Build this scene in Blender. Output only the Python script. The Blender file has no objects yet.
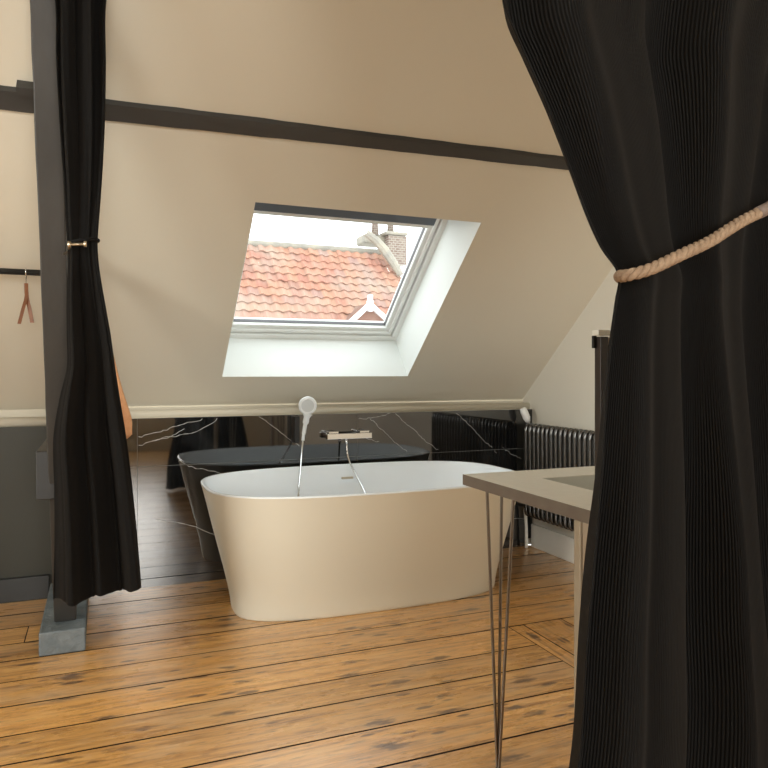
import bpy, bmesh, math, random
from mathutils import Vector, Matrix
random.seed(7)
PI = math.pi
scene = bpy.context.scene
COL = scene.collection

# ------------------------------------------------------------------ camera, world, lights
CAM = Vector((0, 0, 1.15)); YAW = math.radians(22.05); FPX = 701.0
cam_data = bpy.data.cameras.new('camera'); cam = bpy.data.objects.new('camera', cam_data); COL.objects.link(cam)
cam.location = CAM; cam.rotation_euler = (PI/2, 0, -YAW)
cam_data.sensor_width = 36; cam_data.sensor_fit = 'HORIZONTAL'; cam_data.lens = FPX/768*36
cam_data.shift_y = -13/768; cam_data.shift_x = -0.5/768; cam_data.clip_start = 0.02; cam_data.clip_end = 200
scene.camera = cam

scene.view_settings.view_transform = 'Standard'; scene.view_settings.look = 'None'
scene.view_settings.gamma = 1; scene.view_settings.use_curve_mapping = False
scene.view_settings.exposure = 0.42

world = bpy.data.worlds.new('overcast_sky'); scene.world = world; world.use_nodes = True
bg = world.node_tree.nodes['Background']; bg.inputs[0].default_value = (0.94, 0.97, 1.0, 1); bg.inputs[1].default_value = 2.7

def area(name, loc, target, sx, sy, power, col):
    d = bpy.data.lights.new(name, 'AREA'); d.shape = 'RECTANGLE'; d.size = sx; d.size_y = sy; d.energy = power; d.color = col
    o = bpy.data.objects.new(name, d); COL.objects.link(o); o.location = loc
    o.rotation_euler = (Vector(target)-Vector(loc)).to_track_quat('-Z', 'Y').to_euler()
    return o
# daylight lamp at the unseen window behind the camera; left lamp is added fill
area('window_light_near', (0.15, -2.72, 1.55), (0.7, 4, 0.9), 1.4, 1.2, 84, (1.0, 0.975, 0.91))
wl = area('fill_light_left', (-2.12, 1.3, 1.35), (0.3, 2.6, .7), 1.2, 1.2, 13, (1.0, 0.96, 0.88)); wl.data.spread = math.radians(95)

# ------------------------------------------------------------------ helpers
def ray(u, v):
    fw = Vector((math.sin(YAW), math.cos(YAW), 0)); rt = Vector((math.cos(YAW), -math.sin(YAW), 0))
    return fw + rt*((u-384)/FPX) + Vector((0, 0, 1))*((370-v)/FPX)
def atY(u, v, Y): r = ray(u, v); return CAM + r*(Y/r.y)
def atZ(u, v, Z): r = ray(u, v); return CAM + r*((Z-1.15)/r.z)

def link(name, bm, mats, parent=None, smooth=False, bevel=0, seg=2, label=None):
    me = bpy.data.meshes.new(name); bm.normal_update(); bm.to_mesh(me); bm.free()
    if not isinstance(mats, (list, tuple)): mats = [mats]
    for m in mats: me.materials.append(m)
    if smooth:
        for p in me.polygons: p.use_smooth = True
    o = bpy.data.objects.new(name, me); COL.objects.link(o)
    if parent is not None:
        o.parent = parent; o.matrix_parent_inverse = Matrix.Translation(-parent.location) if parent.type == 'EMPTY' else Matrix.Identity(4)
    if bevel:
        b = o.modifiers.new('bevel', 'BEVEL'); b.width = bevel; b.segments = seg; b.limit_method = 'ANGLE'; b.angle_limit = 0.6
        if smooth or seg > 2:
            for p in me.polygons: p.use_smooth = False
    if label: o['label'] = label
    return o
def tag(o, label=None, cat=None, group=None, kind=None):
    if label: o['label'] = label
    if cat: o['category'] = cat
    if group: o['group'] = group
    if kind: o['kind'] = kind
    return o
def empty(name, loc, label=None, cat=None, group=None, kind=None):
    o = bpy.data.objects.new(name, None); COL.objects.link(o); o.location = loc; o.empty_display_size = .1
    return tag(o, label, cat, group, kind)
def box(bm, a, b, M=None, mat=0):
    x0, y0, z0 = a; x1, y1, z1 = b
    vs = [bm.verts.new(p) for p in [(x0,y0,z0),(x1,y0,z0),(x1,y1,z0),(x0,y1,z0),(x0,y0,z1),(x1,y0,z1),(x1,y1,z1),(x0,y1,z1)]]
    if M:
        for v in vs: v.co = M @ v.co
    for f in [(0,3,2,1),(4,5,6,7),(0,1,5,4),(1,2,6,5),(2,3,7,6),(3,0,4,7)]:
        bm.faces.new([vs[i] for i in f]).material_index = mat
    return vs
def B(*boxes, M=None):
    bm = bmesh.new()
    for a, b in boxes: box(bm, a, b, M)
    return bm
def quad(bm, pts, mat=0):
    f = bm.faces.new([bm.verts.new(p) for p in pts]); f.material_index = mat; return f
def tube(bm, pts, r, n=12, caps=True, closed=False):
    pts = [Vector(p) for p in pts]; rings = []
    up = None
    for i, p in enumerate(pts):
        if closed: t = (pts[(i+1) % len(pts)]-pts[i-1]).normalized()
        else: t = (pts[min(i+1, len(pts)-1)]-pts[max(i-1, 0)]).normalized()
        if up is None: up = t.orthogonal().normalized()
        up = (up - t*up.dot(t)); up = up.normalized() if up.length > 1e-6 else t.orthogonal().normalized()
        w = t.cross(up); rr = r[i] if isinstance(r, (list, tuple)) else r
        rings.append([bm.verts.new(p + up*math.cos(2*PI*k/n)*rr + w*math.sin(2*PI*k/n)*rr) for k in range(n)])
    m = len(rings)
    for i in range(m if closed else m-1):
        A, Bq = rings[i], rings[(i+1) % m]
        for k in range(n): bm.faces.new([A[k], A[(k+1) % n], Bq[(k+1) % n], Bq[k]])
    if caps and not closed:
        bm.faces.new(rings[0][::-1]); bm.faces.new(rings[-1])
    return rings
def smooth_path(pts, n=8):
    pts = [Vector(p) for p in pts]; out = []
    for i in range(len(pts)-1):
        p0 = pts[max(i-1, 0)]; p1 = pts[i]; p2 = pts[i+1]; p3 = pts[min(i+2, len(pts)-1)]
        for k in range(n):
            t = k/n
            out.append(0.5*((2*p1)+(p2-p0)*t+(2*p0-5*p1+4*p2-p3)*t*t+(3*p1-p0-3*p2+p3)*t**3))
    out.append(pts[-1]); return out
def lerp_table(tab, z):
    # tab sorted by first value descending; smooth interpolation of the other values
    if z >= tab[0][0]: return tab[0][1:]
    if z <= tab[-1][0]: return tab[-1][1:]
    for i in range(len(tab)-1):
        if tab[i][0] >= z >= tab[i+1][0]:
            t = (tab[i][0]-z)/(tab[i][0]-tab[i+1][0]); res = []
            for c in range(1, len(tab[i])):
                p1, p2 = tab[i][c], tab[i+1][c]
                h = tab[i][0]-tab[i+1][0]
                def slope(j):
                    if j <= 0 or j >= len(tab)-1: return None
                    return (tab[j-1][c]-tab[j+1][c])/(tab[j-1][0]-tab[j+1][0])
                m1 = slope(i); m2 = slope(i+1); lin = (p1-p2)/h
                m1 = lin if m1 is None else m1; m2 = lin if m2 is None else m2
                m1 *= -h; m2 *= -h
                res.append((2*t**3-3*t*t+1)*p1+(t**3-2*t*t+t)*m1+(-2*t**3+3*t*t)*p2+(t**3-t*t)*m2)
            return res

# ------------------------------------------------------------------ materials
def mat(name, col=(.8,.8,.8), rough=.5, metal=0, ior=1.5, coat=0):
    m = bpy.data.materials.new(name); m.use_nodes = True
    p = m.node_tree.nodes['Principled BSDF']
    p.inputs['Base Color'].default_value = (*col, 1); p.inputs['Roughness'].default_value = rough
    p.inputs['Metallic'].default_value = metal; p.inputs['IOR'].default_value = ior; p.inputs['Coat Weight'].default_value = coat
    return m
def N(m): return m.node_tree.nodes, m.node_tree.links, m.node_tree.nodes['Principled BSDF']
def mottled(name, c1, c2, scale=4, rough=.5, bump=0.0, bscale=60, metal=0, detail=4, stretch=(1,1,1), ior=1.5):
    m = mat(name, c1, rough, metal, ior); n, l, p = N(m)
    tc = n.new('ShaderNodeTexCoord'); mp = n.new('ShaderNodeMapping'); mp.inputs['Scale'].default_value = stretch
    l.new(tc.outputs['Object'], mp.inputs[0])
    nz = n.new('ShaderNodeTexNoise'); nz.inputs['Scale'].default_value = scale; nz.inputs['Detail'].default_value = detail
    l.new(mp.outputs[0], nz.inputs['Vector'])
    rp = n.new('ShaderNodeValToRGB'); rp.color_ramp.elements[0].position = .3; rp.color_ramp.elements[1].position = .7
    rp.color_ramp.elements[0].color = (*c1, 1); rp.color_ramp.elements[1].color = (*c2, 1)
    l.new(nz.outputs[0], rp.inputs[0]); l.new(rp.outputs[0], p.inputs['Base Color'])
    if bump:
        n2 = n.new('ShaderNodeTexNoise'); n2.inputs['Scale'].default_value = bscale; n2.inputs['Detail'].default_value = 3
        l.new(mp.outputs[0], n2.inputs['Vector'])
        b = n.new('ShaderNodeBump'); b.inputs['Strength'].default_value = bump; b.inputs['Distance'].default_value = .01
        l.new(n2.outputs[0], b.inputs['Height']); l.new(b.outputs[0], p.inputs['Normal'])
    return m

M_wall = mottled('warm_plaster', (.65,.605,.50), (.67,.625,.52), 1.2, .75, .12, 9)
M_wallr = mottled('pale_plaster', (.68,.65,.57), (.70,.67,.59), 1.2, .75, .1, 9)
M_ceil = mottled('flat_ceiling_plaster', (.70,.64,.54), (.72,.66,.56), 1, .8)
M_dark = mottled('dark_wall_paint', (.028,.028,.020), (.032,.032,.023), 2, .55)
M_darkskirt = mat('dark_skirting_paint', (.016,.018,.019), .45)
M_white = mat('white_gloss_paint', (.90,.89,.83), .35)
M_reveal = mottled('white_reveal_paint', (.78,.81,.79), (.80,.83,.81), 2, .6)
M_sash = mat('white_lacquer', (.80,.82,.80), .3)
M_gasket = mat('grey_gasket', (.12,.12,.13), .5)
M_blind = mat('slate_blue_blind', (.12,.145,.18), .6)
M_beam = mottled('charcoal_beam_paint', (.038,.037,.035), (.048,.047,.044), 6, .6, .5, 14, stretch=(.4,1,1))
M_post = mottled('charcoal_post_paint', (.027,.026,.024), (.038,.036,.033), 7, .5, .6, 10, stretch=(1,1,.3))
M_plinth = mottled('blue_grey_plinth_paint', (.10,.125,.14), (.17,.195,.205), 14, .6, .8, 40)
M_tub = mat('cream_tub_shell', (.74,.715,.61), .38)
M_tubin = mat('white_tub_acrylic', (.82,.86,.89), .22)
M_chrome = mat('chrome', (.80,.81,.82), .12, 1)
M_chromed = mat('dark_chrome', (.28,.28,.28), .2, 1)
M_whiteplastic = mat('white_plastic', (.82,.84,.84), .3)
M_steel = mat('brushed_steel', (.22,.195,.17), .3, 1)
M_blackmetal = mat('black_metal', (.012,.012,.012), .4)
M_rad = mat('black_radiator_enamel', (.04,.038,.035), .2, 0, 1.9)
M_counter = mottled('pale_stone_counter', (.76,.76,.70), (.80,.80,.74), 40, .4)
M_counteredge = mottled('taupe_counter_edge', (.125,.10,.08), (.145,.12,.095), 25, .5)
M_cabinet = mottled('beige_cabinet', (.33,.27,.20), (.36,.29,.215), 6, .5)
M_sink = mat('grey_sink', (.62,.64,.60), .35)
M_brass = mat('aged_brass', (.62,.54,.42), .3, 1)
M_leather = mottled('tan_leather', (.15,.05,.014), (.20,.07,.02), 30, .5)
M_towel = mottled('peach_towel', (.72,.36,.17), (.80,.43,.22), 60, .95, .6, 300)
M_rope = mottled('tan_rope', (.25,.17,.11), (.36,.26,.175), 90, .85, .5, 400)
M_mirrorback = mottled('tan_board', (.50,.38,.27), (.54,.41,.29), 5, .5)
M_vein = mat('white_vein', (.42,.42,.41), .25)

def marble():
    m = mat('black_marble', (.012,.013,.014), .035, 0, 2.05); n, l, p = N(m)
    tc = n.new('ShaderNodeTexCoord')
    nz = n.new('ShaderNodeTexNoise'); nz.inputs['Scale'].default_value = 3; nz.inputs['Detail'].default_value = 8; nz.inputs['Distortion'].default_value = 1.2
    l.new(tc.outputs['Object'], nz.inputs['Vector'])
    rp = n.new('ShaderNodeValToRGB'); e = rp.color_ramp.elements
    e[0].position = .45; e[0].color = (.006,.0065,.007,1); e[1].position = .8; e[1].color = (.035,.037,.039,1)
    l.new(nz.outputs[0], rp.inputs[0]); l.new(rp.outputs[0], p.inputs['Base Color'])
    return m
M_marble = marble()

def glass():
    m = bpy.data.materials.new('window_glass'); m.use_nodes = True; n, l = m.node_tree.nodes, m.node_tree.links; n.clear()
    o = n.new('ShaderNodeOutputMaterial'); t = n.new('ShaderNodeBsdfTransparent'); g = n.new('ShaderNodeBsdfGlossy')
    g.inputs['Roughness'].default_value = .0; t.inputs[0].default_value = (.96,.98,.97,1)
    f = n.new('ShaderNodeFresnel'); f.inputs[0].default_value = 1.45; mx = n.new('ShaderNodeMixShader')
    ge = n.new('ShaderNodeNewGeometry'); iv = n.new('ShaderNodeMath'); iv.operation = 'SUBTRACT'; iv.inputs[0].default_value = 1; l.new(ge.outputs['Backfacing'], iv.inputs[1])
    mu = n.new('ShaderNodeMath'); mu.operation = 'MULTIPLY'; l.new(f.outputs[0], mu.inputs[0]); l.new(iv.outputs[0], mu.inputs[1])
    l.new(mu.outputs[0], mx.inputs[0]); l.new(t.outputs[0], mx.inputs[1]); l.new(g.outputs[0], mx.inputs[2]); l.new(mx.outputs[0], o.inputs[0])
    return m
M_glass = glass()

def fabric():
    m = mat('black_ribbed_fabric', (.0066,.0063,.0060), .8); n, l, p = N(m)
    uv = n.new('ShaderNodeUVMap'); sp = n.new('ShaderNodeSeparateXYZ'); l.new(uv.outputs[0], sp.inputs[0])
    mu = n.new('ShaderNodeMath'); mu.operation = 'MULTIPLY'; mu.inputs[1].default_value = 2*PI/0.0068; l.new(sp.outputs[0], mu.inputs[0])
    nz = n.new('ShaderNodeTexNoise'); nz.inputs['Scale'].default_value = 5; l.new(uv.outputs[0], nz.inputs['Vector'])
    ad = n.new('ShaderNodeMath'); ad.operation = 'MULTIPLY_ADD'; ad.inputs[1].default_value = 5; l.new(nz.outputs[0], ad.inputs[0]); l.new(mu.outputs[0], ad.inputs[2])
    sn = n.new('ShaderNodeMath'); sn.operation = 'SINE'; l.new(ad.outputs[0], sn.inputs[0])
    b = n.new('ShaderNodeBump'); b.inputs['Strength'].default_value = .6; b.inputs['Distance'].default_value = .0009
    l.new(sn.outputs[0], b.inputs['Height']); l.new(b.outputs[0], p.inputs['Normal'])
    p.inputs['Sheen Weight'].default_value = .025; p.inputs['Sheen Roughness'].default_value = .4; p.inputs['Sheen Tint'].default_value = (.9,.8,.7,1)
    p.inputs['Specular IOR Level'].default_value = .12
    return m
M_fabric = fabric()

def floor_mat():
    m = mat('worn_pine_boards', (.5,.3,.12), .3, coat=1.0); n, l, p = N(m)
    def nd(t): return n.new(t)
    uv = nd('ShaderNodeUVMap'); at = nd('ShaderNodeAttribute'); at.attribute_name = 'board'
    mp = nd('ShaderNodeMapping'); mp.inputs['Scale'].default_value = (1.1, 16, 1)
    l.new(uv.outputs[0], mp.inputs[0])
    g = nd('ShaderNodeTexNoise'); g.inputs['Scale'].default_value = 2.2; g.inputs['Detail'].default_value = 8; g.inputs['Roughness'].default_value = .65; g.inputs['Distortion'].default_value = .6
    l.new(mp.outputs[0], g.inputs['Vector'])
    rp = nd('ShaderNodeValToRGB'); e = rp.color_ramp.elements
    e[0].position = .3; e[0].color = (.33,.15,.045,1); e[1].position = .72; e[1].color = (.88,.52,.18,1)
    x = e.new(.5); x.color = (.72,.37,.105,1)
    l.new(g.outputs[0], rp.inputs[0])
    # per board tone
    hs = nd('ShaderNodeHueSaturation'); l.new(rp.outputs[0], hs.inputs['Color'])
    mr = nd('ShaderNodeMapRange'); mr.inputs[3].default_value = .80; mr.inputs[4].default_value = 1.12; l.new(at.outputs['Fac'], mr.inputs[0]); l.new(mr.outputs[0], hs.inputs['Value'])
    # worn pale patches
    tc = nd('ShaderNodeTexCoord')
    mp4 = nd('ShaderNodeMapping'); mp4.inputs['Scale'].default_value = (.8, 2.2, 1); l.new(tc.outputs['Object'], mp4.inputs[0])
    w = nd('ShaderNodeTexNoise'); w.inputs['Scale'].default_value = 2.6; w.inputs['Detail'].default_value = 7; w.inputs['Roughness'].default_value = .7; l.new(mp4.outputs[0], w.inputs['Vector'])
    wr = nd('ShaderNodeMapRange'); wr.inputs[1].default_value = .5; wr.inputs[2].default_value = .72; wr.inputs[4].default_value = .5; l.new(w.outputs[0], wr.inputs[0])
    m1 = nd('ShaderNodeMix'); m1.data_type = 'RGBA'; m1.inputs['B'].default_value = (.66,.50,.34,1)
    l.new(wr.outputs[0], m1.inputs['Factor']); l.new(hs.outputs[0], m1.inputs['A'])
    # dark knots and scuffs
    mp2 = nd('ShaderNodeMapping'); mp2.inputs['Scale'].default_value = (2.6, 7.5, 1); l.new(uv.outputs[0], mp2.inputs[0])
    k = nd('ShaderNodeTexVoronoi'); k.inputs['Scale'].default_value = 1.3; l.new(mp2.outputs[0], k.inputs['Vector'])
    kn = nd('ShaderNodeTexNoise'); kn.inputs['Scale'].default_value = 9; kn.inputs['Detail'].default_value = 5; l.new(mp2.outputs[0], kn.inputs['Vector'])
    ka = nd('ShaderNodeMath'); ka.operation = 'MULTIPLY_ADD'; ka.inputs[1].default_value = .35; l.new(kn.outputs[0], ka.inputs[0]); l.new(k.outputs['Distance'], ka.inputs[2])
    kr = nd('ShaderNodeMapRange'); kr.inputs[1].default_value = .26; kr.inputs[2].default_value = .38; kr.inputs[3].default_value = .85; kr.inputs[4].default_value = 0; l.new(ka.outputs[0], kr.inputs[0])
    m2 = nd('ShaderNodeMix'); m2.data_type = 'RGBA'; m2.inputs['B'].default_value = (.085,.04,.02,1)
    l.new(kr.outputs[0], m2.inputs['Factor']); l.new(m1.outputs['Result'], m2.inputs['A'])
    # streaky grime
    mp3 = nd('ShaderNodeMapping'); mp3.inputs['Scale'].default_value = (2.0, 11, 1); l.new(uv.outputs[0], mp3.inputs[0])
    s = nd('ShaderNodeTexNoise'); s.inputs['Scale'].default_value = 4.6; s.inputs['Detail'].default_value = 6; s.inputs['Roughness'].default_value = .7; l.new(mp3.outputs[0], s.inputs['Vector'])
    sr = nd('ShaderNodeMapRange'); sr.inputs[1].default_value = .52; sr.inputs[2].default_value = .68; sr.inputs[4].default_value = .6; l.new(s.outputs[0], sr.inputs[0])
    m3 = nd('ShaderNodeMix'); m3.data_type = 'RGBA'; m3.inputs['B'].default_value = (.15,.08,.045,1)
    l.new(sr.outputs[0], m3.inputs['Factor']); l.new(m2.outputs['Result'], m3.inputs['A'])
    mp5 = nd('ShaderNodeMapping'); mp5.inputs['Scale'].default_value = (6, 24, 1); l.new(uv.outputs[0], mp5.inputs[0])
    k5 = nd('ShaderNodeTexVoronoi'); k5.inputs['Scale'].default_value = 1.0; l.new(mp5.outputs[0], k5.inputs['Vector'])
    n5 = nd('ShaderNodeTexNoise'); n5.inputs['Scale'].default_value = 2.2; n5.inputs['Detail'].default_value = 6; l.new(tc.outputs['Object'], n5.inputs['Vector'])
    a5 = nd('ShaderNodeMath'); a5.operation = 'MULTIPLY_ADD'; a5.inputs[1].default_value = -.9; l.new(n5.outputs[0], a5.inputs[0]); l.new(k5.outputs['Distance'], a5.inputs[2])
    r5 = nd('ShaderNodeMapRange'); r5.inputs[1].default_value = -.36; r5.inputs[2].default_value = -.28; r5.inputs[3].default_value = .8; r5.inputs[4].default_value = 0; l.new(a5.outputs[0], r5.inputs[0])
    m5 = nd('ShaderNodeMix'); m5.data_type = 'RGBA'; m5.inputs['B'].default_value = (.10,.05,.028,1)
    l.new(r5.outputs[0], m5.inputs['Factor']); l.new(m3.outputs['Result'], m5.inputs['A'])
    l.new(m5.outputs['Result'], p.inputs['Base Color'])
    p.inputs['Coat Roughness'].default_value = .3; p.inputs['Coat IOR'].default_value = 1.6
    rr = nd('ShaderNodeMapRange'); rr.inputs[3].default_value = .2; rr.inputs[4].default_value = .36; l.new(w.outputs[0], rr.inputs[0]); l.new(rr.outputs[0], p.inputs['Roughness'])
    b = nd('ShaderNodeBump'); b.inputs['Strength'].default_value = .35; b.inputs['Distance'].default_value = .006
    l.new(g.outputs[0], b.inputs['Height']); l.new(b.outputs[0], p.inputs['Normal'])
    return m
M_floor = floor_mat()
M_gap = mat('dark_board_gap', (.02,.012,.008), .9)

def tile_mat():
    m = mat('weathered_clay_tiles', (.6,.3,.2), .85); n, l, p = N(m)
    at = n.new('ShaderNodeAttribute'); at.attribute_name = 'board'
    rp = n.new('ShaderNodeValToRGB'); e = rp.color_ramp.elements
    e[0].position = 0; e[0].color = (.20,.105,.075,1); e[1].position = 1; e[1].color = (.40,.27,.19,1)
    for q, c in ((.25, (.34,.155,.11)), (.55, (.38,.20,.13)), (.8, (.30,.18,.15))): x = e.new(q); x.color = (*c, 1)
    l.new(at.outputs['Fac'], rp.inputs[0])
    tc = n.new('ShaderNodeTexCoord'); z = n.new('ShaderNodeTexNoise'); z.inputs['Scale'].default_value = 1.6; z.inputs['Detail'].default_value = 6; l.new(tc.outputs['Object'], z.inputs['Vector'])
    mr = n.new('ShaderNodeMapRange'); mr.inputs[1].default_value = .45; mr.inputs[2].default_value = .75; mr.inputs[4].default_value = .7; l.new(z.outputs[0], mr.inputs[0])
    mx = n.new('ShaderNodeMix'); mx.data_type = 'RGBA'; mx.inputs['B'].default_value = (.38,.31,.25,1)
    l.new(mr.outputs[0], mx.inputs['Factor']); l.new(rp.outputs[0], mx.inputs['A']); l.new(mx.outputs['Result'], p.inputs['Base Color'])
    return m
M_tile = tile_mat()
def brick_mat():
    m = mat('pale_old_brick', (.5,.4,.3), .9); n, l, p = N(m)
    tc = n.new('ShaderNodeTexCoord'); mp = n.new('ShaderNodeMapping'); mp.inputs['Rotation'].default_value = (PI/2, 0, 0); l.new(tc.outputs['Object'], mp.inputs[0])
    b = n.new('ShaderNodeTexBrick'); b.inputs['Scale'].default_value = 5.5; b.inputs['Mortar Size'].default_value = .03
    b.inputs['Color1'].default_value = (.17,.11,.085,1); b.inputs['Color2'].default_value = (.24,.18,.14,1); b.inputs['Mortar'].default_value = (.34,.31,.27,1)
    l.new(mp.outputs[0], b.inputs['Vector']); l.new(b.outputs[0], p.inputs['Base Color'])
    return m
M_brick = brick_mat()
M_stone = mottled('lichened_stone', (.24,.22,.19), (.36,.32,.25), 5, .9)
M_ext = mat('white_bargeboard', (.8,.8,.8), .6)

# ------------------------------------------------------------------ setting
XR, XL, YF, YN, ZC = 2.646, -2.2, 3.927, -2.8, 3.0
T = .854; K = math.hypot(1, T)
P0 = Vector((0, 4.058, .947)); SV = Vector((0, -1, T))/K; NV = Vector((0, T, 1))/K
def sl(x, s, t=0): return Vector((x, 0, 0)) + P0 + SV*s + NV*t        # along the slope, t outwards
S_TOP = (ZC-.947)/(T/K)

# floor: separate boards in one mesh
bm = bmesh.new(); uvl = bm.loops.layers.uv.new('UVMap'); tone = bm.faces.layers.float.new('board')
seams = [3.93, 3.72, 3.53, 3.325, 3.135, 2.925, 2.71, 2.49, 2.31, 2.10, 1.89, 1.68, 1.47]
while seams[-1] > YN: seams.append(seams[-1]-.205)
G = .004
def board(x0, x1, y0, y1, along_y=False):
    g = G; z = random.uniform(-.0008, .0008)
    f = quad(bm, [(x0+g*.6, y0+g, z), (x1-g*.6, y0+g, z), (x1-g*.6, y1-g, z), (x0+g*.6, y1-g, z)])
    f[tone] = random.random(); ou, ov = random.uniform(0, 40), random.uniform(0, 40)
    for lp in f.loops:
        c = lp.vert.co; lp[uvl].uv = ((c.y+ou, c.x+ov) if along_y else (c.x+ou, c.y+ov))
for i in range(len(seams)-1):
    y1, y0 = seams[i], seams[i+1]
    xs = [XL]; x = XL
    while x < XR:
        x += random.choice([5.5, 5.5, 5.5, 1.9, 3.7]); xs.append(min(x, XR))
    if y1 <= 2.72 and y0 > 1.2:                                        # boards stop at the patch that runs the other way
        xs = [q for q in xs if q < 1.2] + [1.70]
    for a, b in zip(xs[:-1], xs[1:]): board(a, b, max(y0, YN), y1)
px = [1.70, 1.775, 1.98, 2.2, 2.42, XR]
y_end = [s for s in seams if s <= 1.2][0]
y_end = [seams[i+1] for i in range(len(seams)-1) if seams[i] <= 2.72 and seams[i+1] > 1.2][-1]
for a, b in zip(px[:-1], px[1:]): board(a, b, y_end, 2.71, True)
quad(bm, [(XL, YN, -.006), (XR, YN, -.006), (XR, YF+.03, -.006), (XL, YF+.03, -.006)], 1)
tag(link('floor', bm, [M_floor, M_gap]), kind='structure')

# sloping ceiling with the skylight opening, and the flat part above
wx0, wx1, ws0, ws1 = .612, 1.712, .265, 1.421
bm = bmesh.new()
for (a, b, c, d) in [(XL, wx0, 0, S_TOP), (wx1, XR, 0, S_TOP), (wx0, wx1, 0, ws0), (wx0, wx1, ws1, S_TOP)]:
    quad(bm, [sl(a, c), sl(b, c), sl(b, d), sl(a, d)])
yt = sl(0, S_TOP).y
quad(bm, [(XL, yt, ZC), (XR, yt, ZC), (XR, YN, ZC), (XL, YN, ZC)])
tag(link('ceiling', bm, [M_wall]), kind='structure')

# far knee wall
bm = B(((XL, YF+.02, 0), (-.21, YF+.12, .868)))
tag(link('wall_far', bm, [M_dark]), kind='structure')
bm = B(((-.21, YF+.022, 0), (XR, YF+.16, .90)), ((XL, YF+.121, .86), (-.21, YF+.16, .95)), ((XL, YF+.112, .3), (XR, YF+.119, .952)))
tag(link('wall_far', bm, [M_wall]), kind='structure')
bm = bmesh.new()
tube(bm, [(-.21, YF+.05, .918), (XR, YF+.05, .918)], .021, 20)
tube(bm, [(XL, YF+.05, .890), (-.21, YF+.05, .890)], .026, 24)
tag(link('trim_1', bm, [M_wall], smooth=True), kind='structure')
bm = B(((XL, YF-.008, 0), (-.24, YF+.0195, .118)))
tag(link('baseboard_far', bm, [M_darkskirt], bevel=.004), kind='structure')

for nm, pts, m in [('wall_right', [(XR, YN, 0), (XR, YF+.3, 0), (XR, YF+.3, 3.2), (XR, YN, 3.2)], M_wallr)]:
    bm = bmesh.new(); quad(bm, pts); tag(link(nm, bm, [m]), kind='structure')
def wall_with_hole(nm, fixed, axis, a0, a1, z1, h0, h1, hz0, hz1, m):
    bm = bmesh.new()
    def pt(a, z): return (a, fixed, z) if axis == 'x' else (fixed, a, z)
    for (p, q, r, s) in [(a0, h0, 0, z1), (h1, a1, 0, z1), (h0, h1, 0, hz0), (h0, h1, hz1, z1)]:
        quad(bm, [pt(p, r), pt(q, r), pt(q, s), pt(p, s)])
    tag(link(nm, bm, [m]), kind='structure')
wall_with_hole('wall_near', YN, 'x', XL, XR, ZC, -.6, .9, .9, 2.2, M_wall)
wall_with_hole('wall_left', XL, 'y', YN, YF+.2, 3.1, .6, 2.0, .7, 2.0, M_wall)

# white skirting under the radiator
bm = B(((XR-.034, .2, 0), (XR-.001, YF-.03, .150)), ((XR-.016, .2, .150), (XR-.001, YF-.03, .235)))
tag(link('baseboard_right', bm, [M_white], bevel=.005), kind='structure')

# ---- skylight: reveal, frame, sash, pane, blind
win = empty('window_1', sl((wx0+wx1)/2, ws0, .3), kind='structure')
D = .29
bm = bmesh.new()
for a, b in [((wx0, ws0), (wx1, ws0)), ((wx1, ws0), (wx1, ws1)), ((wx1, ws1), (wx0, ws1)), ((wx0, ws1), (wx0, ws0))]:
    quad(bm, [sl(*a), sl(*b), sl(*b, D), sl(*a, D)])
link('window_reveal', bm, [M_reveal], win)
def sbox(bm, x0, x1, s0, s1, t0, t1, mat=0):
    vs = [bm.verts.new(sl(x, s, t)) for t in (t0, t1) for s in (s0, s1) for x in (x0, x1)]
    for f in [(0,1,3,2),(4,6,7,5),(0,4,5,1),(1,5,7,3),(3,7,6,2),(2,6,4,0)]:
        bm.faces.new([vs[i] for i in f]).material_index = mat
def ring(bm, x0, x1, s0, s1, w, t0, t1):
    sbox(bm, x0, x1, s0, s0+w, t0, t1); sbox(bm, x0, x1, s1-w, s1, t0, t1)
    sbox(bm, x0, x0+w, s0+w, s1-w, t0, t1); sbox(bm, x1-w, x1, s0+w, s1-w, t0, t1)
bm = bmesh.new(); ring(bm, wx0-.03, wx1+.03, ws0-.03, ws1+.03, .062, D, D+.11)
link('window_frame', bm, [M_sash], win, bevel=.004)
bm = bmesh.new(); ring(bm, wx0+.038, wx1-.038, ws0+.038, ws1-.038, .020, D+.012, D+.10)
sbox(bm, wx0+.058, wx1-.058, ws1-.20, ws1-.058, D+.02, D+.10)
ring(bm, wx0+.056, wx1-.056, ws0+.056, ws1-.056, .026, D+.028, D+.09)
sash = link('sash', bm, [M_sash], win, bevel=.003)
bm = bmesh.new(); ring(bm, wx0+.081, wx1-.081, ws0+.081, ws1-.19, .004, D+.05, D+.07)
link('gasket', bm, [M_gasket], sash)
bm = bmesh.new(); sbox(bm, wx0+.07, wx1-.07, ws0+.07, ws1-.15, D+.072, D+.078)
link('pane', bm, [M_glass], win)
bm = bmesh.new(); sbox(bm, wx0+.05, wx1-.092, ws1-.226, ws1-.02, D-.045, D+.012)
link('blind_cassette', bm, [M_blind], win, bevel=.004, label='slate blue blind cassette')
bm = bmesh.new(); sbox(bm, wx0+.055, wx1-.095, ws1-.252, ws1-.226, D-.035, D+.02)
link('blind_bottom_bar', bm, [M_sash], win, bevel=.003)

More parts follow.
